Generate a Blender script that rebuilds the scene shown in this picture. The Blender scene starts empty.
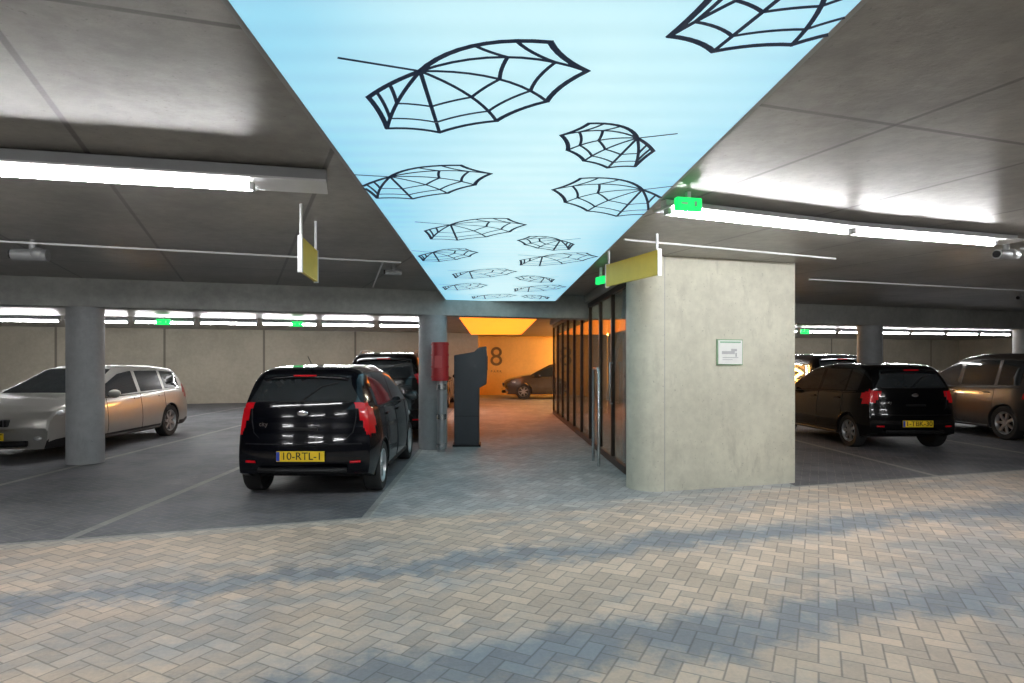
import bpy, math, random
import numpy as np
from mathutils import Vector
random.seed(4)
sc = bpy.context.scene
sc.view_settings.view_transform = 'Standard'
COL = sc.collection

# ------------------------------------------------------------------ helpers
class NG:
    def __init__(s, mat):
        mat.use_nodes = True
        s.nt = mat.node_tree; s.n = s.nt.nodes; s.l = s.nt.links
        s.b = s.n.get('Principled BSDF')
        s.out = s.n.get('Material Output')
    def put(s, sock, v):
        if isinstance(v, (int, float)): sock.default_value = v
        elif isinstance(v, (tuple, list)):
            if len(sock.default_value) == 4 and len(v) == 3: v = (*v, 1)
            sock.default_value = v
        else: s.l.new(v, sock)
    def m(s, op, a, b=None, c=None):
        n = s.n.new('ShaderNodeMath'); n.operation = op
        s.put(n.inputs[0], a)
        if b is not None: s.put(n.inputs[1], b)
        if c is not None: s.put(n.inputs[2], c)
        return n.outputs[0]
    def sstep(s, v, a, b):
        n = s.n.new('ShaderNodeMapRange'); n.interpolation_type = 'SMOOTHSTEP'
        s.put(n.inputs[0], v); n.inputs[1].default_value = a; n.inputs[2].default_value = b
        n.inputs[3].default_value = 0; n.inputs[4].default_value = 1
        return n.outputs[0]
    def mix(s, f, a, b, mode='MIX'):
        n = s.n.new('ShaderNodeMix'); n.data_type = 'RGBA'; n.blend_type = mode
        s.put(n.inputs[0], f); s.put(n.inputs[6], a); s.put(n.inputs[7], b)
        return n.outputs[2]
    def pos(s):
        g = s.n.new('ShaderNodeNewGeometry'); x = s.n.new('ShaderNodeSeparateXYZ')
        s.l.new(g.outputs['Position'], x.inputs[0])
        return g.outputs['Position'], x.outputs[0], x.outputs[1], x.outputs[2]
    def vec(s, x, y, z=0.0):
        n = s.n.new('ShaderNodeCombineXYZ')
        s.put(n.inputs[0], x); s.put(n.inputs[1], y); s.put(n.inputs[2], z)
        return n.outputs[0]
    def noise(s, v, scale, detail=3, rough=.5):
        n = s.n.new('ShaderNodeTexNoise'); n.inputs['Scale'].default_value = scale
        n.inputs['Detail'].default_value = detail; n.inputs['Roughness'].default_value = rough
        if v is not None: s.l.new(v, n.inputs['Vector'])
        return n.outputs[0]
    def bump(s, h, strength, dist):
        n = s.n.new('ShaderNodeBump'); n.inputs['Strength'].default_value = strength
        n.inputs['Distance'].default_value = dist
        s.l.new(h, n.inputs['Height']); s.l.new(n.outputs[0], s.b.inputs['Normal'])

def mat(name, base, rough=.5, metal=0., var=.08, emis=None, es=0., coat=0., scale=12, spec=.5):
    m = bpy.data.materials.new(name); g = NG(m)
    p = g.pos()[0]
    f = g.noise(p, scale)
    dark = tuple(c*(1-var) for c in base); lite = tuple(min(1, c*(1+var)) for c in base)
    g.l.new(g.mix(f, dark, lite), g.b.inputs['Base Color'])
    g.b.inputs['Roughness'].default_value = rough
    g.b.inputs['Metallic'].default_value = metal
    g.b.inputs['Coat Weight'].default_value = coat
    g.b.inputs['Coat Roughness'].default_value = .04
    g.b.inputs['Specular IOR Level'].default_value = spec
    if emis:
        g.b.inputs['Emission Color'].default_value = (*emis, 1)
        g.b.inputs['Emission Strength'].default_value = es
    return m

def concrete(name, base, rough=.6, seams=(), var=.25, pits=0.):
    m = bpy.data.materials.new(name); g = NG(m)
    p, x, y, z = g.pos()
    n1 = g.noise(p, .7, 5, .6); n2 = g.noise(p, 9, 6, .65)
    f = g.m('ADD', g.m('MULTIPLY', n1, .65), g.m('MULTIPLY', n2, .35))
    f = g.sstep(f, .3, .7)
    c = g.mix(f, tuple(b*(1-var) for b in base), tuple(b*(1+var) for b in base))
    if pits:
        n3 = g.noise(g.vec(x, y, g.m('MULTIPLY', z, .35)), 5., 6, .7)
        c = g.mix(g.m('MULTIPLY', g.sstep(n3, .52, .68), pits), c, tuple(b*.75 for b in base))
        n4 = g.noise(p, 38, 2, .5)
        c = g.mix(g.m('MULTIPLY', g.sstep(n4, .68, .74), pits), c, tuple(b*.45 for b in base))
    for (a, b_, cz, per, off, wid) in seams:
        u = g.m('ADD', g.m('ADD', g.m('MULTIPLY', x, a), g.m('MULTIPLY', y, b_)), g.m('MULTIPLY', z, cz))
        u = g.m('DIVIDE', g.m('SUBTRACT', u, off), per)
        fr = g.m('ABSOLUTE', g.m('SUBTRACT', g.m('FRACT', g.m('ADD', u, .5)), .5))
        line = g.m('SUBTRACT', 1., g.sstep(fr, wid/per*.5, wid/per))
        c = g.mix(g.m('MULTIPLY', line, .75), c, tuple(b*.25 for b in base))
    g.l.new(c, g.b.inputs['Base Color'])
    g.b.inputs['Roughness'].default_value = rough
    g.bump(n2, .15, .02)
    return m

def finish(me, name, mats, parent, smooth):
    for mm in (mats if isinstance(mats, (list, tuple)) else [mats]): me.materials.append(mm)
    o = bpy.data.objects.new(name, me); COL.objects.link(o)
    if parent: o.parent = parent
    if smooth:
        me.shade_smooth()
        try: me.set_sharp_from_angle(angle=math.radians(smooth if smooth > 1 else 35))
        except Exception: pass
    return o

def meshobj(name, V, F, mats, parent=None, smooth=False, mi=None):
    me = bpy.data.meshes.new(name); me.from_pydata([tuple(v) for v in V], [], F); me.update()
    if mi is not None: me.polygons.foreach_set('material_index', mi)
    return finish(me, name, mats, parent, smooth)

def empty(name, loc=(0, 0, 0), rz=0):
    e = bpy.data.objects.new(name, None); e.empty_display_size = .2
    e.location = loc; e.rotation_euler[2] = rz; COL.objects.link(e); return e

def box(name, c, s, m, parent=None, rz=0, bev=0., rot=None):
    x, y, z = s[0]/2, s[1]/2, s[2]/2
    V = [(a, b, d) for a in (-x, x) for b in (-y, y) for d in (-z, z)]
    F = [(0, 1, 3, 2), (4, 6, 7, 5), (0, 4, 5, 1), (2, 3, 7, 6), (0, 2, 6, 4), (1, 5, 7, 3)]
    o = meshobj(name, V, F, m, parent)
    o.location = c; o.rotation_euler = rot if rot else (0, 0, rz)
    if bev:
        md = o.modifiers.new('bev', 'BEVEL'); md.width = bev; md.segments = 3
    return o

def boxp(name, p0, p1, w, z0, z1, m, parent=None, bev=0., ext=0):
    p0 = Vector(p0); p1 = Vector(p1); d = p1-p0
    c = (p0+p1)/2
    return box(name, (c.x, c.y, (z0+z1)/2), (d.length+ext, w, z1-z0), m, parent, math.atan2(d.y, d.x), bev)

def cyl(name, p0, p1, r, m, parent=None, n=24, r2=None):
    p0 = Vector(p0); p1 = Vector(p1); d = (p1-p0); L = d.length
    r2 = r if r2 is None else r2
    V = []; F = []
    for i in range(n):
        a = 2*math.pi*i/n
        V.append((r*math.cos(a), r*math.sin(a), 0)); V.append((r2*math.cos(a), r2*math.sin(a), L))
    for i in range(n):
        j = (i+1) % n
        F.append((2*i, 2*j, 2*j+1, 2*i+1))
    F.append(tuple(2*i for i in range(n))[::-1]); F.append(tuple(2*i+1 for i in range(n)))
    o = meshobj(name, V, F, m, parent, 40)
    o.location = p0; o.rotation_euler = d.to_track_quat('Z', 'Y').to_euler()
    return o

def ell(name, c, s, m, parent=None, rot=(0, 0, 0)):
    V = []; F = []; nu, nv = 20, 12
    for j in range(nv+1):
        t = math.pi*j/nv
        for i in range(nu):
            a = 2*math.pi*i/nu
            V.append((s[0]*math.sin(t)*math.cos(a), s[1]*math.sin(t)*math.sin(a), s[2]*math.cos(t)))
    for j in range(nv):
        for i in range(nu):
            k = (i+1) % nu
            F.append((j*nu+i, j*nu+k, (j+1)*nu+k, (j+1)*nu+i)[::-1])
    o = meshobj(name, V, F, m, parent, 60); o.location = c; o.rotation_euler = rot
    return o

def tube(name, pts, r, m, parent=None):
    cu = bpy.data.curves.new(name, 'CURVE'); cu.dimensions = '3D'; cu.bevel_depth = r; cu.bevel_resolution = 4
    s = cu.splines.new('POLY'); s.points.add(len(pts)-1)
    for p, q in zip(s.points, pts): p.co = (*q, 1)
    cu.materials.append(m); cu.use_fill_caps = True
    o = bpy.data.objects.new(name, cu); COL.objects.link(o)
    if parent: o.parent = parent
    return o

def text(name, body, loc, rot, size, m, parent=None, ext=.001):
    cu = bpy.data.curves.new(name, 'FONT'); cu.body = body; cu.size = size; cu.extrude = ext
    cu.align_x = 'CENTER'; cu.align_y = 'CENTER'; cu.materials.append(m)
    o = bpy.data.objects.new(name, cu); COL.objects.link(o); o.location = loc; o.rotation_euler = rot
    if parent: o.parent = parent
    return o

# ------------------------------------------------------------------ materials
K = .31
S1, S2 = math.cos(math.atan(K)), math.sin(math.atan(K))
M_ceil = concrete('ceiling_concrete', (.27, .26, .24), .36, seams=[(1, .4, 0, 1.45, -.93, .022), (-K, 1, 0, 6.6, 2.6, .02)], var=.32, pits=.5)
M_beam = concrete('beam_concrete', (.38, .39, .37), .6)
M_col = concrete('column_concrete', (.38, .40, .41), .6, var=.18, pits=.4)
M_block = concrete('block_concrete', (.60, .59, .49), .55, var=.17, pits=.6)
M_wall = concrete('wall_concrete', (.42, .38, .30), .7, seams=[(S1, S2, 0, 3.4, -1.3, .05)], var=.15)
M_rear = concrete('rear_wall_concrete', (.14, .14, .14), .8)
M_owall = concrete('orange_lit_wall', (.85, .52, .16), .7, var=.1)  # orange light put into the base colour of the alcove walls
M_white = mat('white_metal', (.75, .76, .78), .35)
M_grey = mat('grey_metal', (.35, .36, .37), .4, .4)
M_steel = mat('steel', (.6, .61, .62), .25, .9)
M_dark = mat('anthracite', (.035, .04, .048), .4)
M_black = mat('black_plastic', (.010, .010, .011), .5, spec=.3)
M_rubber = mat('rubber', (.02, .02, .02), .8)
M_glass = mat('car_glass', (.024, .030, .034), .03, 0, .1, coat=.9)
M_rim = mat('rim', (.45, .46, .47), .3, .8)
M_red = mat('red_lamp', (.50, .006, .012), .12, 0, .1, coat=.6, emis=(1, .01, .02), es=.06)  # faint glow added so unlit lenses and reflectors don't look dull
M_redbox = mat('red_paint', (.42, .02, .025), .4)
M_head = mat('headlamp', (.62, .64, .66), .1, .3, coat=1.)
M_plate = mat('yellow_plate', (.9, .62, .02), .5)
M_blue = mat('blue_plate', (.02, .06, .4), .5)
M_chrome = mat('chrome', (.7, .7, .72), .12, 1.)
M_ink = mat('ink', (.006, .012, .022), .6, emis=(.005, .012, .03), es=1)
M_tube = mat('fluorescent_tube', (1, 1, 1), .5, emis=(.97, .97, .97), es=98)
M_green = mat('exit_green', (.01, .35, .08), .4, emis=(.01, .80, .14), es=1.4)
M_signY = mat('sign_yellow', (.85, .66, .10), .4)
M_wood = mat('dark_bronze', (.045, .03, .022), .4, .3)
M_paper = mat('paper', (.8, .82, .8), .5)

def panel_mat(name, c_edge, c_mid, strength, x0, x1):
    m = bpy.data.materials.new(name); g = NG(m)
    p, x, y, z = g.pos()
    t = g.m('DIVIDE', g.m('SUBTRACT', x, x0), x1-x0)
    e = g.m('ABSOLUTE', g.m('SUBTRACT', t, .55))
    f = g.sstep(e, .05, .62)
    n = g.noise(g.vec(g.m('MULTIPLY', x, .8), g.m('MULTIPLY', y, .5)), 1.2, 2)
    f = g.m('ADD', g.m('MULTIPLY', f, .75), g.m('MULTIPLY', g.m('SUBTRACT', n, .45), .9))
    cl = g.n.new('ShaderNodeClamp'); g.l.new(f, cl.inputs[0]); f = cl.outputs[0]
    band = g.m('ADD', .97, g.m('MULTIPLY', g.m('SINE', g.m('MULTIPLY', y, 36.)), .03))
    c = g.mix(f, c_mid, c_edge)
    g.l.new(c, g.b.inputs['Emission Color'])
    g.l.new(g.m('MULTIPLY', band, strength), g.b.inputs['Emission Strength'])
    g.b.inputs['Base Color'].default_value = (.15, .15, .15, 1); g.b.inputs['Roughness'].default_value = .4
    return m
M_panel = panel_mat('blue_light_film', (.19, .60, .84), (.60, .90, .96), 1.02, -.8, 1.12)
M_panel2 = panel_mat('orange_light_film', (1., .20, .01), (1., .23, .012), 2.5, -.8, 1.12)

def floor_mat():
    m = bpy.data.materials.new('herringbone_pavers'); g = NG(m)
    P, X, Y, Z = g.pos()
    a = math.atan(K)+math.pi/4; s = .1
    p = g.m('DIVIDE', g.m('ADD', g.m('MULTIPLY', X, math.cos(a)), g.m('MULTIPLY', Y, math.sin(a))), s)
    q = g.m('DIVIDE', g.m('SUBTRACT', g.m('MULTIPLY', Y, math.cos(a)), g.m('MULTIPLY', X, math.sin(a))), s)
    i = g.m('FLOOR', p); j = g.m('FLOOR', q)
    fx = g.m('SUBTRACT', p, i); fy = g.m('SUBTRACT', q, j)
    mm = g.m('FLOORED_MODULO', g.m('SUBTRACT', i, j), 4.)
    eq = [g.m('COMPARE', mm, float(k), .2) for k in range(4)]
    d = g.m('MINIMUM', g.m('MINIMUM', g.m('MAXIMUM', fx, eq[1]), g.m('MAXIMUM', g.m('SUBTRACT', 1., fx), eq[0])),
            g.m('MINIMUM', g.m('MAXIMUM', fy, eq[2]), g.m('MAXIMUM', g.m('SUBTRACT', 1., fy), eq[3])))
    brick = g.sstep(d, .01, .08)
    wn = g.n.new('ShaderNodeTexWhiteNoise'); wn.noise_dimensions = '2D'
    g.l.new(g.vec(g.m('SUBTRACT', i, eq[1]), g.m('SUBTRACT', j, eq[2])), wn.inputs['Vector'])
    r = wn.outputs[0]
    v = g.m('SUBTRACT', Y, g.m('MULTIPLY', X, K)); u = g.m('ADD', X, g.m('MULTIPLY', Y, K))
    n1 = g.noise(g.vec(g.m('MULTIPLY', u, .28), v), .9, 5, .6)
    n2 = g.noise(P, 1.1, 6, .7)
    n3 = g.noise(P, 45, 4, .7)
    n5 = g.noise(P, 4.5, 5, .7)
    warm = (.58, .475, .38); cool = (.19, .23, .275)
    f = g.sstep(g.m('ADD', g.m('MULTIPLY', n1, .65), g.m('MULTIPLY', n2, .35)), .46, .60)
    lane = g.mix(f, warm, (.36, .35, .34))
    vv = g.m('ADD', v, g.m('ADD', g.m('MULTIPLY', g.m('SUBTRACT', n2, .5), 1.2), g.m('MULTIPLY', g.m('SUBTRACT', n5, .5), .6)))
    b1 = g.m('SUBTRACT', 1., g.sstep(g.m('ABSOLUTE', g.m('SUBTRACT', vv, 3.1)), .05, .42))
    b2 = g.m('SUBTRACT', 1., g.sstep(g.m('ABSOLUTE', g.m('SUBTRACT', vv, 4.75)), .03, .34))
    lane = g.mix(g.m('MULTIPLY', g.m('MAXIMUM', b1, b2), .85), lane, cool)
    corr = g.mix(g.sstep(n2, .35, .65), (.30, .32, .33), (.44, .44, .43))
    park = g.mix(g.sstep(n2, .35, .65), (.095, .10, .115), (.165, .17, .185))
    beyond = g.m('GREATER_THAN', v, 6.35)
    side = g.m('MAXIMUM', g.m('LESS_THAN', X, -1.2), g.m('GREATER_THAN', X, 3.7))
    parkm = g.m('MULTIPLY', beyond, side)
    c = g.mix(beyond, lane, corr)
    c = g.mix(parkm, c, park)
    far = g.m('MULTIPLY', beyond, g.m('LESS_THAN', Y, 30.))
    for xs in (-8.45, -6.05, -3.62, -1.22, 5.9, 8.85, 11.3):
        st = g.m('LESS_THAN', g.m('ABSOLUTE', g.m('SUBTRACT', X, xs)), .045)
        c = g.mix(g.m('MULTIPLY', g.m('MULTIPLY', st, far), .5), c, (.45, .44, .40))
    sol = g.m('LESS_THAN', g.m('ABSOLUTE', g.m('SUBTRACT', v, 6.3)), .11)
    c = g.mix(g.m('MULTIPLY', sol, .6), c, (.46, .45, .42))
    gain = g.m('ADD', .40, g.m('ADD', g.m('MULTIPLY', r, .42), g.m('ADD', g.m('MULTIPLY', n3, .5), g.m('MULTIPLY', n5, .45))))
    gc = g.n.new('ShaderNodeCombineXYZ')
    for k in range(3): g.l.new(gain, gc.inputs[k])
    c = g.mix(1., c, gc.outputs[0], 'MULTIPLY')
    joint = g.mix(parkm, (.08, .078, .075), (.30, .28, .25))
    c = g.mix(g.m('MULTIPLY', g.m('SUBTRACT', 1., brick), .5), c, joint)
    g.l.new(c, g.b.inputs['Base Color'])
    g.l.new(g.m('ADD', .5, g.m('MULTIPLY', r, .25)), g.b.inputs['Roughness'])
    g.bump(g.m('ADD', brick, g.m('MULTIPLY', r, .3)), .35, .008)
    return m
M_floor = floor_mat()

# ------------------------------------------------------------------ room shell
CZ = 2.75
X0, X1, YB, YF = -20., 26., -7., 36.
box('floor', ((X0+X1)/2, (YB+YF)/2, -.1), (X1-X0, YF-YB, .2), M_floor)
box('ceiling', ((X0+X1)/2, (YB+YF)/2, CZ+.1), (X1-X0, YF-YB, .2), M_ceil)
def fw(x): return 26.35+K*x
boxp('wall_back_left', (X0, fw(X0)), (-.62, fw(-.62)), .2, 0, CZ, M_wall)
box('wall_alcove_left', (-.7, 27.7, CZ/2), (.2, 3., CZ), M_owall)
box('wall_back_orange_lit', (2.7, 29.1, CZ/2), (6.8, .2, CZ), M_owall)
boxp('wall_back_right', (6., fw(6)), (X1, fw(X1)), .2, 0, CZ, M_wall)
box('wall_alcove_right', (6.0, 28.6, CZ/2), (.2, 1.2, CZ), M_owall)
box('wall_left', (X0+.1, (YB+YF)/2, CZ/2), (.2, YF-YB, CZ), M_wall)
box('wall_right', (X1-.1, (YB+YF)/2, CZ/2), (.2, YF-YB, CZ), M_wall)
box('wall_front', ((X0+X1)/2, YB+.1, CZ/2), (X1-X0, .2, CZ), M_rear)

def bl(x): return 9.42+K*(x+5.9)
boxp('ceiling_beam', (X0+.2, bl(X0)), (X1-.2, bl(X1)), .42, 2.33, CZ, M_beam)
for cx in (-15.8, -10.95, -6.13, -1.04, 8.45, 13.2, 18.):
    cyl('column', (cx, bl(cx), 0), (cx, bl(cx), 2.33), .25, M_col, n=48)

def block():
    z1 = CZ-.001
    c = Vector((1.915, 7.5)); r = .285
    d = Vector((1.9, .56)).normalized(); nrm = Vector((d.y, -d.x))
    pts = []
    a0 = math.atan2(nrm.y, nrm.x)
    for k in range(25):
        a = a0 - math.pi*k/24
        pts.append(c+Vector((math.cos(a), math.sin(a)))*r)
    e = 1.87
    pts.append(c-nrm*r+d*e); pts.append(c+nrm*r+d*e)
    n = len(pts)
    V = [(p.x, p.y, 0) for p in pts]+[(p.x, p.y, z1) for p in pts]
    F = [(i, (i+1) % n, (i+1) % n+n, i+n)[::-1] for i in range(n)]
    F += [tuple(range(n)), tuple(range(n, 2*n))[::-1]]
    meshobj('concrete_pier', V, F, M_block, None, 30)
    q = c+nrm*(r+.0005)+d*.02
    box('trim_pier_joint', (q.x, q.y, z1/2), (.006, .003, z1), M_grey, None, math.atan2(d.y, d.x))
    return c, d, nrm, r
bc, bd, bn, br = block()
box('wall_core_right', (3.52, 13.45, CZ/2), (.2, 9.7, CZ), M_wall)
box('wall_core_back', (2.66, 18.5, CZ/2), (1.5, .2, CZ), M_wall)
box('trim_glass_header', (1.84, 13.2, 2.68), (.24, 10.3, .13), M_beam)

sg = empty('information_sign')
ang = math.atan2(bd.y, bd.x)
pc = bc+bn*(br+.012)+bd*.90
M_edge = mat('sign_edge', (.25, .4, .25), .4); M_pr1 = mat('sign_green_print', (.25, .45, .3), .5); M_pr2 = mat('sign_plan_print', (.45, .46, .48), .5)
box('frame', (pc.x, pc.y, 1.63), (.36, .02, .31), M_edge, sg, ang)
pf = pc+bn*.013
box('sheet', (pf.x, pf.y, 1.63), (.335, .006, .285), M_paper, sg, ang)
for (ox, oz, w, h) in ((0, .12, .29, .018), (-.03, -.005, .18, .035), (.05, .025, .08, .03), (.0, -.065, .22, .008), (-.04, -.09, .14, .006), (.08, -.03, .02, .05)):
    pp = pf+bn*.004+bd*ox
    box('print', (pp.x, pp.y, 1.63+oz), (w, .003, h), M_pr1 if oz > .1 else M_pr2, sg, ang)

# ------------------------------------------------------------------ glazed wall
gl = empty('glazed_partition')
gm = bpy.data.materials.new('partition_glass'); g = NG(gm)
tr = g.n.new('ShaderNodeBsdfTransparent'); tr.inputs[0].default_value = (.8, .85, .85, 1)
gs = g.n.new('ShaderNodeBsdfGlossy'); gs.inputs['Roughness'].default_value = .02
nz = g.noise(g.pos()[0], 2.); ms = g.n.new('ShaderNodeMixShader')
g.l.new(g.m('ADD', .22, g.m('MULTIPLY', nz, .15)), ms.inputs[0]); g.l.new(tr.outputs[0], ms.inputs[1]); g.l.new(gs.outputs[0], ms.inputs[2])
g.l.new(ms.outputs[0], g.out.inputs['Surface'])
ys = [8.3, 9.35, 10.4, 11.5, 12.6, 13.75, 14.9, 16.0, 17.15, 18.3]
for k, y in enumerate(ys):
    box('mullion_%d' % k, (1.82, y, 1.3), (.05, .06, 2.6), M_wood, gl)
box('bottom_rail', (1.82, 13.3, .05), (.06, 9.9, .1), M_wood, gl)
box('top_rail', (1.82, 13.3, 2.57), (.06, 9.9, .08), M_wood, gl)
box('pane', (1.83, 13.3, 1.33), (.012, 9.9, 2.42), gm, gl)
tube('brace', [(1.92, 8.75, 2.5), (1.92, 10.3, .9)], .035, M_white, gl)
tube('brace_post', [(1.92, 8.95, 2.6), (1.92, 8.95, .02)], .035, M_white, gl)
tube('pull_handle', [(1.79, 9.2, .9), (1.75, 9.2, .9), (1.75, 9.2, 1.5), (1.79, 9.2, 1.5)], .012, M_steel, gl)
tube('steel_hoop', [(1.55, 9.0, 0), (1.55, 9.0, 1.35), (1.55, 9.03, 1.4), (1.55, 9.08, 1.42), (1.55, 9.42, 1.42), (1.55, 9.47, 1.4), (1.55, 9.5, 1.35), (1.55, 9.5, 0)], .022, M_steel)

# ------------------------------------------------------------------ light panels
PZ = 2.60
PX0, PX1, PY0, PY1 = -.80, 1.12, .9, 11.0
pan = empty('illuminated_ceiling_panel')
box('film', ((PX0+PX1)/2, (PY0+PY1)/2, PZ+.06), (PX1-PX0, PY1-PY0, .12), M_panel, pan)
for xx in (PX0-.012, PX1+.012):
    box('frame_side', (xx, (PY0+PY1)/2, PZ+.074), (.022, PY1-PY0+.04, .148), M_grey, pan)
for yy in (PY0-.012, PY1+.012):
    box('frame_end', ((PX0+PX1)/2, yy, PZ+.074), (PX1-PX0+.04, .022, .148), M_grey, pan)
p2 = empty('illuminated_ceiling_panel')
box('film', (.16, 19.7, PZ+.06), (1.92, 8.6, .12), M_panel2, p2)
for xx in (-.812, 1.132):
    box('frame_side', (xx, 19.7, PZ+.074), (.022, 8.6, .148), M_grey, p2)

UV, UF = [], []
def seg(a, b, w):
    a = list(a); b = list(b)
    for lo, sgn in ((PX0+.004, 1), (PX1-.004, -1)):
        da = sgn*(a[0]-lo); db = sgn*(b[0]-lo)
        if da < 0 and db < 0: return
        if da < 0 or db < 0:
            t = da/(da-db); c = [a[0]+(b[0]-a[0])*t, a[1]+(b[1]-a[1])*t]
            if da < 0: a = c
            else: b = c
    dx, dy = b[0]-a[0], b[1]-a[1]; L = math.hypot(dx, dy)
    if L < 1e-5: return
    ex, ey = dx/L*w*.35, dy/L*w*.35
    nx, ny = -dy/L*w/2, dx/L*w/2
    k = len(UV); z = PZ-.003-.000001*(k % 50)
    UV.extend([(a[0]-ex+nx, a[1]-ey+ny, z), (a[0]-ex-nx, a[1]-ey-ny, z), (b[0]+ex-nx, b[1]+ey-ny, z), (b[0]+ex+nx, b[1]+ey+ny, z)])
    UF.append((k, k+1, k+2, k+3))
A = np.array((-.19, -.17))
R = [np.array(p) for p in ((-.43, .06), (-.41, .40), (-.17, .45), (.10, .31), (.31, .10), (.437, -.17), (.28, -.38))]
BUL = (.10, .16, .22, .30, .34, .34, .36)
AX = (R[2]-A)/np.linalg.norm(R[2]-A)
def umbrella(cx, cy, sx, sy, rot=0., w=.022, mir=1):
    cr, sr = math.cos(rot), math.sin(rot)
    def T(p):
        x, y = p[0]*sx*mir, p[1]*sy
        return (cx+cr*x-sr*y, cy+sr*x+cr*y)
    def rib(k, t):
        e = R[k]; d = e-A; L = np.linalg.norm(d)
        cross = AX[0]*d[1]-AX[1]*d[0]
        n = np.array((-d[1], d[0]))/L
        bul = cross/L*BUL[k]*L
        c = A+d*.5+n*bul
        return (1-t)**2*A+2*t*(1-t)*c+t*t*e
    for k in range(7):
        pts = [rib(k, t) for t in np.linspace(0, 1, 11)]
        ww = w*1.15 if k in (0, 6) else w*.8
        for a, b in zip(pts, pts[1:]): seg(T(a), T(b), ww)
    for tt, sag, ww in ((1., .035, w*1.15), (.80, .03, w*.75), (.52, .02, w*.75)):
        for k in range(6):
            a, b = rib(k, tt), rib(k+1, tt)
            mid = (a+b)/2; c = mid+(A-mid)*sag*2
            pts = [(1-t)**2*a+2*t*(1-t)*c+t*t*b for t in np.linspace(0, 1, 7)]
            for p, q in zip(pts, pts[1:]): seg(T(p), T(q), ww)
    seg(T(A), T(A+np.array((-.28, -.10))), w*.7)
umbrella(-.08, 2.5, 1, 1)
umbrella(.583, 3.14, .60, .75, .1, .02, -1)
umbrella(1.03, 1.86, .85, .85, .3)
umbrella(-.407, 3.77, .95, .8, -.1)
umbrella(.78, 4.12, .90, 1.15, .0, .022, -1)
umbrella(-.148, 5.09, .95, 1.0)
umbrella(.495, 5.68, .6, .8, 0, .022, -1)
umbrella(.69, 6.56, .9, 1.0)
umbrella(-.45, 6.3, .7, .9)
umbrella(-.1, 7.6, .9, 1.)
umbrella(.56, 8.1, .6, .8, 0, .022, -1)
umbrella(.70, 9.1, .85, 1.)
umbrella(-.39, 8.9, .75, 1.)
umbrella(.03, 10.2, .85, .9)
umbrella(.72, 10.3, .55, .8, 0, .022, -1)
meshobj('umbrella_print', UV, UF, M_ink, pan)

# ------------------------------------------------------------------ fluorescent lamps
def lamp(p0, p1, z, tube_m=M_tube, name='fluorescent_lamp', r=.022, t0=.03, t1=.97, rw=.16):
    e = empty(name)
    p0 = Vector(p0); p1 = Vector(p1)
    boxp('housing', p0, p1, .07, z+.04, CZ-.004, M_white if CZ-z < .1 else M_grey, e, .006)
    boxp('reflector', p0, p1, rw, z+.024, z+.037, M_white, e)  # hood added and widened to keep tube light off the ceiling
    a = p0.lerp(p1, t0); b = p0.lerp(p1, t1)
    cyl('tube', (a.x, a.y, z), (b.x, b.y, z), r, tube_m, e, 10)
    for q in (a, b):
        box('holder', (q.x, q.y, z+.008), (.03, .06, .055), M_white, e, math.atan2(p1.y-p0.y, p1.x-p0.x))
    return e
lamp((-1.07, 4.02), (-3.15, 3.55), 2.61, t0=.215, t1=.99, rw=.30)
lamp((-3.2, 3.54), (-4.9, 3.1), 2.61, rw=.30)
lamp((1.31, 4.74), (3.15, 5.47), 2.655, t0=.02, t1=.985, rw=.24)
lamp((3.17, 5.48), (5.12, 6.08), 2.655, t0=.01, t1=.86, rw=.24)
lamp((5.5, 6.3), (7.1, 6.85), 2.655, rw=.24)
for x in (-7.5, -4.5, -1.9, 1.7, 4.5, 7.5):  # unseen row added behind the camera to light the foreground
    lamp((x, -1.5+K*x), (x+1.5, -1.5+K*(x+1.5)), 2.66)
for x in (-15, -11, -7.2, -3.6, 8.6, 12, 15.5):  # added row, hidden by the beam, to light cars and walls
    lamp((x, 12.7+K*x), (x+1.5, 12.7+K*(x+1.5)), 2.66)
x = -14.6
while x < 22:
    if not (-1.0 < x < 3.8 or -2.2 < x < 0):
        lamp((x, 19.4+.25*x), (x+1.5, 19.4+.25*(x+1.5)), 2.62, r=.03)
    x += 1.6
M_fill_warm = mat('fill_warm_tube', (1, .8, .4), .5, emis=(1., .47, .09), es=240)  # for added fill lamps, kept out of view, that brighten the orange alcove
for (xx, yy) in ((3.1, 25.2), (4.6, 25.2), (3.3, 27.8), (4.6, 22.5), (4.6, 20.0)):
    lamp((xx, yy), (xx+1.3, yy), 2.66, M_fill_warm)
M_fill_core = mat('fill_core_tube', (1, .9, .7), .5, emis=(1., .88, .7), es=60)  # for fill lamps added inside the stair core to light its walls
lamp((2.7, 9.6), (2.7, 11.1), 2.66, M_fill_core); lamp((2.7, 14), (2.7, 15.5), 2.66, M_fill_core)
def conduit(a, b):
    tube('conduit', [(a[0], a[1], 2.715), (b[0], b[1], 2.715)], .011, M_white)
conduit((-9, 4.8), (-1.1, 7.49)); conduit((1.3, 6.1), (4.0, 7.22)); conduit((4.6, 9.0), (12, 11.4))
conduit((-1.3, 7.4), (-1.9, 9.9))

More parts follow.
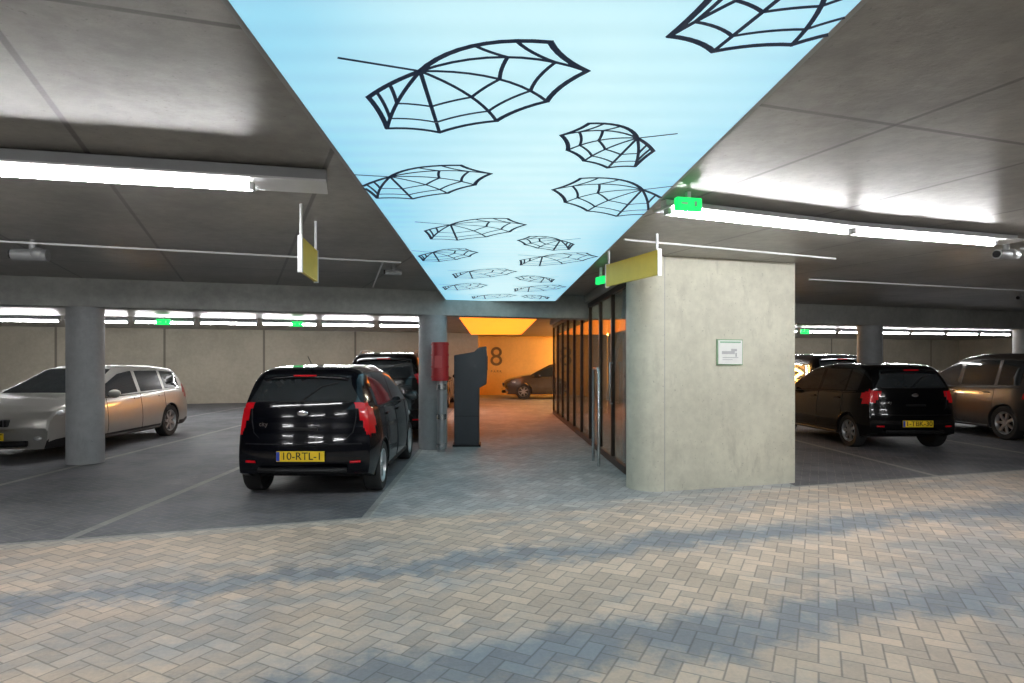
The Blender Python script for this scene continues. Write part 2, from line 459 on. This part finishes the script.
def exit_sign(loc, rz, s=1):
    e = empty('exit_sign', loc, rz)
    box('case', (0, 0, .0), (.34*s, .05, .16*s), M_green, e, bev=.01)
    box('face', (0, -.028, -.005), (.31*s, .006, .13*s), M_green, e)
    box('arrow', (-.08*s, -.033, 0), (.08*s, .004, .018*s), M_paper, e)
    box('figure', (.07*s, -.033, 0), (.025*s, .004, .06*s), M_paper, e)
    L = CZ-loc[2]-.08*s
    if L > .01: box('stem', (0, 0, CZ-loc[2]-L/2-.003), (.03, .03, L), M_white, e)
exit_sign((1.43, 4.52, 2.655), .25, .6)
exit_sign((-8.8, 16.6, 2.6), .25, 1.)
exit_sign((-5.5, 17.5, 2.6), .25, .9)
exit_sign((10.8, 21.4, 2.58), .25, 1.)
exit_sign((1.42, 8.1, 2.58), 1.9, .6)

def hang(p0, p1, z0, z1, m, nm='hanging_sign'):
    e = empty(nm)
    boxp('board', p0, p1, .03, z0, z1, m, e)
    for p in (p0, p1):
        boxp('edge', (p[0], p[1]-.012), (p[0], p[1]+.012), .036, z0-.01, z1+.01, M_white, e)
    q = Vector(p0).lerp(Vector(p1), .04)
    cyl('rod_a', (q.x, q.y, z1), (q.x, q.y, CZ), .012, M_white, e)
    q = Vector(p0).lerp(Vector(p1), .96)
    cyl('rod_b', (q.x, q.y, z1), (q.x, q.y, CZ), .012, M_white, e)
hang((1.61, 5.96), (1.28, 6.9), 2.35, 2.59, M_signY)
hang((-1.50, 4.85), (-1.56, 5.5), 2.22, 2.49, M_signY)

def cctv(x, y, s=1):
    e = empty('security_camera')
    cyl('mount', (x, y, CZ), (x, y, CZ-.1*s), .03*s, M_grey, e)
    cyl('body', (x-.15*s, y-.05, CZ-.14*s), (x+.13*s, y+.02, CZ-.14*s), .055*s, M_grey, e)
    cyl('lens', (x-.17*s, y-.055, CZ-.14*s), (x-.15*s, y-.05, CZ-.14*s), .04*s, M_black, e)
    ell('dome', (x+.05*s, y, CZ-.13*s), (.07*s, .07*s, .06*s), M_grey, e)
cctv(-4.67, 6.3, 1.1); cctv(-1.25, 7.9, .7); cctv(9.4, 11.0, .7); cctv(5.35, 6.45, .9)

fh = empty('fire_hose_standpipe')
fx, fy = -.88, 10.50
cyl('cabinet', (fx, fy, 1.2), (fx, fy, 1.85), .145, M_redbox, fh, 32)
for z in (1.25, 1.42, 1.62, 1.8): cyl('band', (fx, fy, z), (fx, fy, z+.03), .155, M_redbox, fh, 32)
cyl('pipe', (fx+.02, fy, 0), (fx+.02, fy, 1.2), .065, M_grey, fh)
for z in (.05, .55, 1.05): cyl('coupling', (fx+.02, fy, z), (fx+.02, fy, z+.09), .085, M_steel, fh)
box('door_plate', (fx-.02, fy-.152, 1.52), (.12, .01, .2), mat('label', (.5, .05, .05), .4), fh)

kt = empty('payment_terminal')
prof = [(-.68, 0), (-.23, 0), (-.23, 1.05), (-.10, 1.12), (-.08, 1.45), (-.10, 1.80), (-.24, 1.78), (-.32, 1.70), (-.68, 1.64)]
V = [(x, 11.1, z) for x, z in prof]+[(x, 11.5, z) for x, z in prof]; n = len(prof)
F = [tuple(range(n)), tuple(range(n, 2*n))[::-1]]+[(i, i+n, (i+1) % n+n, (i+1) % n) for i in range(n)]
o = meshobj('body', V, F, M_dark, kt); md = o.modifiers.new('b', 'BEVEL'); md.width = .012; md.segments = 2
box('screen', (-.083, 11.3, 1.5), (.01, .25, .25), M_glass, kt)
box('plinth', (-.455, 11.3, .02), (.5, .44, .04), M_black, kt)
box('seam', (-.455, 11.097, .55), (.42, .006, .008), M_black, kt)
M_num = mat('number_paint', (.20, .13, .06), .6)
nb = empty('wall_number')
text('digit', '8', (.2, 28.985, 1.76), (math.pi/2, 0, 0), 1.25, M_num, nb)
text('caption', 'P A R K', (.2, 28.985, 1.1), (math.pi/2, 0, 0), .16, M_num, nb)

# ------------------------------------------------------------------ cars
def lathe_wheel(name, parent, x, y, r, side):
    e = empty(name, (x, y, r)); e.parent = parent
    V, F = [], []; n = 40
    prof = [(r*.64, -.095), (r*.93, -.10), (r*.985, -.085), (r, -.05), (r, .05), (r*.985, .085), (r*.93, .10), (r*.68, .09), (r*.64, .07)]
    for i in range(n):
        a = 2*math.pi*i/n
        for (rr, yy) in prof: V.append((rr*math.cos(a), yy*side, rr*math.sin(a)))
    k = len(prof)
    for i in range(n):
        for j in range(k-1):
            F.append((i*k+j, ((i+1) % n)*k+j, ((i+1) % n)*k+j+1, i*k+j+1))
    meshobj('tyre', V, F, M_rubber, e, 40)
    cyl('well', (0, -.09*side, 0), (0, .02*side, 0), r*.65, M_black, e, 32)
    V, F = [], []
    pr = [(r*.69, .080), (r*.66, .095), (r*.60, .075), (r*.57, .03)]
    for i in range(n):
        a = 2*math.pi*i/n
        for (rr, yy) in pr: V.append((rr*math.cos(a), yy*side, rr*math.sin(a)))
    for i in range(n):
        for j in range(3): F.append((i*4+j, ((i+1) % n)*4+j, ((i+1) % n)*4+j+1, i*4+j+1))
    meshobj('rim_lip', V, F, M_rim, e, 40)
    for s in range(7):
        a = 2*math.pi*s/7
        box('spoke_%d' % s, (math.cos(a)*r*.34, .060*side, math.sin(a)*r*.34), (r*.54, .03, r*.16), M_rim, e, rot=(0, -a, 0), bev=.004)
    cyl('hub', (0, .03*side, 0), (0, .085*side, 0), r*.16, M_rim, e, 20)

def car(loc, heading, L, W, H, prof, belt, wheels, r, paint, sidewin, ws, rw, plate='', tail_z=(.74, 1.04), tail_x=.30,
        rails=False, antenna=False, doors=(), name='car', clad=False, tumble=.36, platez=.49, tail_y=.70):
    e = empty(name, loc, heading)
    px = [p[0] for p in prof]; pz = [p[1] for p in prof]
    def zt(x): return float(np.mean([np.interp(min(max(x+d, 0), L), px, pz) for d in (-.015, 0, .015)])) if .02 < x < L-.02 else float(np.interp(x, px, pz))
    def w(x):
        k = 1.
        if x < .6: k -= .10*(1-x/.6)**2
        if x > L-.85: k -= .16*((x-(L-.85))/.85)**2.6
        return W/2*k
    def wp(x, y):
        t = min(1, abs(y)/(W/2))
        return x + .15*t**2.6*max(0, 1-x/.75) - .34*t**2.4*max(0, 1-(L-x)/1.1)
    def zs(x):
        b = belt[0]+(belt[1]-belt[0])*x/L
        return min(b, zt(x)-.045)
    Ra = r+.05
    def zb(x):
        b = .21
        if x < .3: b = .21+.08*(1-x/.3)
        if x > L-.4: b = .2
        for xw in wheels:
            if abs(x-xw) < Ra: b = max(b, r+math.sqrt(Ra*Ra-(x-xw)**2))
        return min(b, zs(x)-.05)
    xs = set(np.round(np.arange(0, L+.001, .05), 3)) | set(px) | {L}
    for a, b in zip(prof, prof[1:]):
        n = int(abs(b[1]-a[1])/.03)+1
        for i in range(n+1): xs.add(round(a[0]+(b[0]-a[0])*i/n, 4))
    for xw in wheels:
        for t in np.linspace(-math.pi/2, math.pi/2, 19): xs.add(round(xw+Ra*math.sin(t), 4))
        xs.add(xw-Ra-.003); xs.add(xw+Ra+.003)
    for a, b in sidewin: xs.add(a); xs.add(b)
    for q in (*ws, *rw): xs.add(q)
    xs = sorted(xx for xx in xs if 0 <= xx <= L)
    cl = [xs[0]]
    for q in xs[1:]:
        if q-cl[-1] > .0025: cl.append(q)
    xs = cl
    lowt = [0, .12, .25, .38, .5, .62, .74, .87, 1.]
    upf = [.07, .3, .58, .80, .87, .93, .97, .99]
    ups = {.87: .018, .93: .05, .97: .09, .99: .14}
    topf = [.95, .90, .84, .78, .68, .5, .25, 0]
    def prow(zz):
        if zz < .45: return 1-.05*((.45-zz)/.25)**2
        return 1-.065*((zz-.45)/.5)**2
    def section(x):
        ww = w(x); b = zb(x); s = zs(x); t = zt(x); h = t-s
        P = [(ww-.12, b+.0)]
        for q in lowt:
            z = b+(s-b)*q; P.append((ww*prow(z), z))
        wb = ww*prow(s)-.008
        ed = min(1, h/.3+.12)
        for f in upf:
            ins = tumble*h*f + ups.get(f, 0)*ed
            P.append((wb-ins, s+h*f))
        we = P[-1][0]; ze = P[-1][1]
        for f in topf:
            P.append((we*f, ze+(t-ze)*(1-f*f)))
        return P
    V, F, MI = [], [], []
    secs = [section(x) for x in xs]; n = len(secs[0]); N = 2*n-1
    for x, P in zip(xs, secs):
        for (yy, z) in P: V.append((wp(x, yy), yy, z))
        for (yy, z) in P[-2::-1]: V.append((wp(x, yy), -yy, z))
    nl = 1+len(lowt)
    for i in range(len(xs)-1):
        xm = (xs[i]+xs[i+1])/2
        for j in range(N-1):
            F.append((i*N+j, i*N+j+1, (i+1)*N+j+1, (i+1)*N+j))
            jj = j if j < n-1 else N-2-j
            P = secs[i]; yc = (P[jj][0]+P[jj+1][0])/2; zc = (P[jj][1]+P[jj+1][1]+secs[i+1][jj][1]+secs[i+1][jj+1][1])/4
            h = zt(xm)-zs(xm); mi = 0
            if nl <= jj <= nl+2 and h > .10 and any(a <= xm <= b for a, b in sidewin): mi = 1
            if jj >= nl+6 and (ws[0] <= xm <= ws[1] or rw[0] <= xm <= rw[1]): mi = 1
            u = (zc-tail_z[0])/(tail_z[1]-tail_z[0])
            if 0 <= u <= 1 and xm < tail_x*(1-.5*abs(u-.45)*1.6) and yc > W/2*(tail_y+.16*(1-u)) and mi == 0: mi = 2
            if clad and zc < .32 and jj < nl: mi = 4
            if jj == 0: mi = 4
            MI.append(mi)
    F.append(tuple(range(N))[::-1]); MI.append(0)
    F.append(tuple((len(xs)-1)*N+k for k in range(N))); MI.append(0)
    meshobj('body', V, F, [paint, M_glass, M_red, M_head, M_black], e, 32, MI)
    def side(x, z, s, off=.003): return (wp(x, w(x)), s*(w(x)*prow(z)+off), z)
    def rx(z, y=0):
        k = 1
        while k < len(pz)-1 and pz[k] < z: k += 1
        return wp(px[k-1]+(px[k]-px[k-1])*(z-pz[k-1])/(pz[k]-pz[k-1]), y)
    box('underbody', (L/2, 0, .36), (L-.75, W-.46, .30), M_black, e)
    tube('rear_bumper_insert', [(wp(0, y)+.012, y, .33) for y in np.linspace(-W*.30, W*.30, 13)], .03, M_black, e)
    tube('bumper_crease', [(wp(.004, y)+.004, y, .615) for y in np.linspace(-W*.40, W*.40, 17)], .006, M_black, e)
    for k, xw in enumerate(wheels):
        for s in (1, -1):
            lathe_wheel('wheel_%d%s' % (k, 'l' if s > 0 else 'r'), e, xw, s*(W/2-.112), r, s)
    for s in (1, -1):
        for xd in doors:
            pts = [side(xd, z, s, .001) for z in np.linspace(.27, zs(xd), 8)]
            tube('door_seam', pts, .004, M_black, e)
        for xd in doors[:-1]:
            box('door_handle', side(xd+.16, belt[0]-.12, s, .012), (.16, .03, .025), paint, e, bev=.008)
        tube('window_trim', [(wp(x, w(x)), s*(w(x)*prow(zs(x))-.004), zs(x)+.008) for x in np.linspace(sidewin[0][0], sidewin[-1][1], 24)], .008, M_black, e)
        tube('sill', [side(x, .235, s, -.006) for x in np.linspace(wheels[0]+Ra+.03, wheels[1]-Ra-.03, 10)], .025, M_black, e)
        xm = ws[0]+.52*(ws[1]-ws[0])+.05
        ell('mirror', (xm, s*(W/2+.06), zs(xm)+.07), (.06, .105, .075), paint, e)
        ell('mirror_glass', (xm-.03, s*(W/2+.06), zs(xm)+.07), (.035, .09, .06), M_glass, e)
        if rails:
            tube('roof_rail', [(x, s*(W/2-.34), zt(x)+(.03 if .6 < x < 2.7 else -.03)) for x in np.linspace(.5, 2.85, 12)], .016, M_grey, e)
        yr = W*.36
        tube('reflector', [(wp(.002, yr-.06), s*(yr-.06), .42), (wp(.002, yr+.05), s*(yr+.05), .42)], .014, M_red, e)
        # headlamp: almond shaped lens wrapped round the front corner
        hx = L-.20; hy = w(hx)*.84
        ell('headlamp', (wp(hx, hy)-.03, s*hy, .70), (.21, .085, .075), M_head, e, rot=(0, .12, -s*.75))
        ell('headlamp_reflector', (wp(hx, hy)+.02, s*(hy-.02), .70), (.05, .05, .05), M_chrome, e)
        # wheel arch lips
        for xw in wheels:
            tube('arch_lip', [side(xw+Ra*math.sin(t), max(.22, r+Ra*math.cos(t)), s, -.004) for t in np.linspace(-1.75, 1.75, 21)], .009, paint, e)
    gx = rx(.92)
    sm = [(-W*.36, 1.0), (-W*.355, .86), (-W*.34, .74), (-W*.3, .68), (-W*.15, .675), (0, .675), (W*.15, .675), (W*.3, .68), (W*.34, .74), (W*.355, .86), (W*.36, 1.0)]
    tube('tailgate_seam', [(rx(z, y)-.001, y, z) for y, z in sm], .006, M_black, e)
    tube('window_seal', [(rx(1.075, y)+.0, y, 1.075) for y in np.linspace(-W*.32, W*.32, 11)], .008, M_black, e)
    ell('badge', (gx-.006, 0, .95), (.012, .06, .035), M_chrome, e)
    box('tailgate_grip', (rx(.78)-.008, 0, .78), (.025, .34, .03), M_black, e, bev=.006)
    text('model_lettering', 'city', (rx(.80, W*.27)-.006, W*.27, .83), (math.pi/2, 0, -math.pi/2-.15), .07, M_chrome, e)
    xr = rw[1]
    tube('spoiler', [(wp(xr-.05, y), y, zt(xr-.02)-.10*(abs(y)/(W/2))**2) for y in np.linspace(-W*.29, W*.29, 11)], .022, paint, e)
    box('brake_lamp', (xr-.085, 0, zt(xr)-.012), (.012, .25, .018), M_red, e)
    tube('wiper', [(rw[0]+.0, .02, zt(rw[0])+.012), (rw[0]+.06, -.18, zt(rw[0]+.06)+.01), (rw[0]+.10, -.36, zt(rw[0]+.09)+.0)], .008, M_black, e)
    if plate:
        for xx, ry in ((-.022, -1), (L+.012, 1)):
            zc = platez if ry < 0 else .40
            box('plate', (xx, 0, zc), (.014, .52, .112), M_plate, e, bev=.004)
            box('plate_band', (xx+ry*.0075, -.24*ry, zc), (.004, .035, .10), M_blue, e)
            text('plate_text', plate, (xx+ry*.009, 0.015*ry, zc), (math.pi/2, 0, math.pi/2 if ry > 0 else -math.pi/2), .115, M_black, e, .003)
    box('grille', (L-.06, 0, .60), (.12, W*.34, .11), M_black, e, bev=.02)
    for k in range(5): box('grille_bar', (L+.002, (k-2)*W*.07, .60), (.008, .012, .09), M_chrome, e)
    tube('intake', [(wp(L, y)-.0, y, .29) for y in np.linspace(-W*.3, W*.3, 11)], .045, M_black, e)
    for s in (1, -1): ell('fog_lamp', (wp(L, W*.36)-.01, s*W*.36, .36), (.05, .06, .035), M_head, e)
    if antenna: tube('antenna', [(rw[1]+.22, 0, zt(rw[1]+.22)), (rw[1]+.02, 0, zt(rw[1])+.2)], .005, M_black, e)
    return e

def paint(name, c, metal=.3, rough=.25, spec=.5, coat=1.): return mat(name, c, rough, metal, .04, coat=coat, spec=spec)
P_black = paint('black_paint', (.003, .0032, .004), 0, .15, .15, .55); P_navy = paint('navy_black_paint', (.003, .0035, .006), 0, .15, .15, .55)
P_silver = paint('champagne_paint', (.42, .41, .38), .4, .32, coat=.7); P_brown = paint('brown_paint', (.065, .058, .054), .3, coat=.6)
P_bronze = paint('bronze_paint', (.09, .07, .05), .3, coat=.5)

def hatch(L, H):
    k = H/1.48
    return [(0, .42), (.004, .60), (.03, .665), (.04, .80), (.055, .95), (.08, 1.06*k), (.15, 1.24*k), (.22, 1.36*k), (.30, 1.425*k), (.42, 1.452*k), (.9, 1.478*k), (1.6, H),
            (2.1, 1.42*k), (2.3, 1.35*k), (L-.80, 1.0), (L-.55, .94), (L-.25, .84), (L-.08, .70), (L-.01, .56), (L, .45)]
UPY = math.pi/2
RW = (.085, .235)
car((-2.07, 6.72, 0), UPY, 3.6, 1.60, 1.48, hatch(3.6, 1.48), (1.0, .93), (.64, 3.01), .29, P_navy,
    [(.42, .80), (.86, 1.62), (1.72, 2.72)], (2.22, 2.82), RW, '10-RTL-1', antenna=True, doors=(.86, 1.67, 2.6), tail_z=(.72, 1.06))
car((-2.08, 11.75, 0), UPY, 4.3, 1.74, 1.72, hatch(4.3, 1.72), (1.06, .98), (.8, 3.45), .32, P_black,
    [(.42, 1.1), (1.18, 2.1), (2.2, 3.35)], (2.45, 3.5), RW, '64-KPG-8', rails=True, doors=(1.14, 2.15, 3.2), tail_z=(.8, 1.3), tumble=.26)
LE = 4.55
pe = [(0, .42), (.004, .60), (.04, .68), (.07, .90), (.14, 1.0), (.38, 1.32), (.52, 1.40), (1.2, 1.45), (2.1, 1.46), (2.5, 1.40), (2.9, 1.21), (3.35, .99), (3.8, .93), (4.2, .84), (4.42, .76), (4.51, .66), (4.545, .56), (4.55, .46)]
car((-7.50, 9.2+LE, 0), -UPY, LE, 1.77, 1.46, pe, (.97, .86), (.95, 3.6), .32, P_silver,
    [(.45, 1.08), (1.16, 1.95), (2.05, 3.2)], (2.5, 3.33), (.16, .36), '38-SK-ZT', doors=(1.15, 2.0, 3.05), tail_z=(.74, 1.2), clad=True)
car((7.20, 10.5, 0), UPY+.02, 3.67, 1.64, 1.50, hatch(3.67, 1.50), (.99, .92), (.64, 3.03), .29, P_black,
    [(.42, .80), (.86, 1.62), (1.72, 2.75)], (2.28, 2.88), RW, '1-TBK-30', doors=(.86, 1.67, 2.62), tail_z=(.82, 1.03), platez=.47, tail_y=.62)
car((8.9, 15.6, 0), UPY, 4.3, 1.78, 1.74, hatch(4.3, 1.74), (1.04, .96), (.8, 3.45), .33, P_black,
    [(.42, 1.1), (1.18, 2.1), (2.2, 3.35)], (2.45, 3.5), RW, '97-XLD-4', doors=(1.14, 2.15, 3.2), tumble=.26)
car((10.85, 11.35, 0), UPY, 4.1, 1.76, 1.70, hatch(4.1, 1.70), (1.03, .95), (.75, 3.35), .33, P_brown,
    [(.42, 1.0), (1.08, 1.95), (2.05, 3.2)], (2.4, 3.3), RW, '5-KHN-12', doors=(1.04, 2.0, 3.05), tumble=.28)
car((4.75, 26.4, 0), math.pi, 4.3, 1.74, 1.50, [(x*4.3/4.55, z*1.02) for x, z in pe], (.97, .86), (.8, 3.45), .32, P_bronze,
    [(.5, 1.0), (1.1, 1.9), (2.0, 3.0)], (2.35, 3.14), (.16, .34), '22-FGH-7', doors=(1.05, 1.95, 2.9))
car((-2.3, 20.2, 0), UPY, 4.2, 1.74, 1.52, hatch(4.2, 1.52), (.99, .92), (.75, 3.4), .32, P_bronze,
    [(.42, 1.0), (1.08, 1.95), (2.05, 3.2)], (2.4, 3.4), RW, '71-LSR-6', doors=(1.04, 2.0, 3.05))

# ------------------------------------------------------------------ world + camera
wd = bpy.data.worlds.new('world'); sc.world = wd; wd.use_nodes = True
wd.node_tree.nodes['Background'].inputs[0].default_value = (.5, .55, .6, 1)
wd.node_tree.nodes['Background'].inputs[1].default_value = .1
cam = bpy.data.cameras.new('camera'); co = bpy.data.objects.new('camera', cam); COL.objects.link(co)
cam.sensor_width = 36; cam.lens = 620/1024*36
cam.shift_x = 20/1024; cam.shift_y = 21.5/1024
cam.clip_start = .05
co.location = (0, 0, 1.5); co.rotation_euler = (math.pi/2, 0, 0)
sc.camera = co
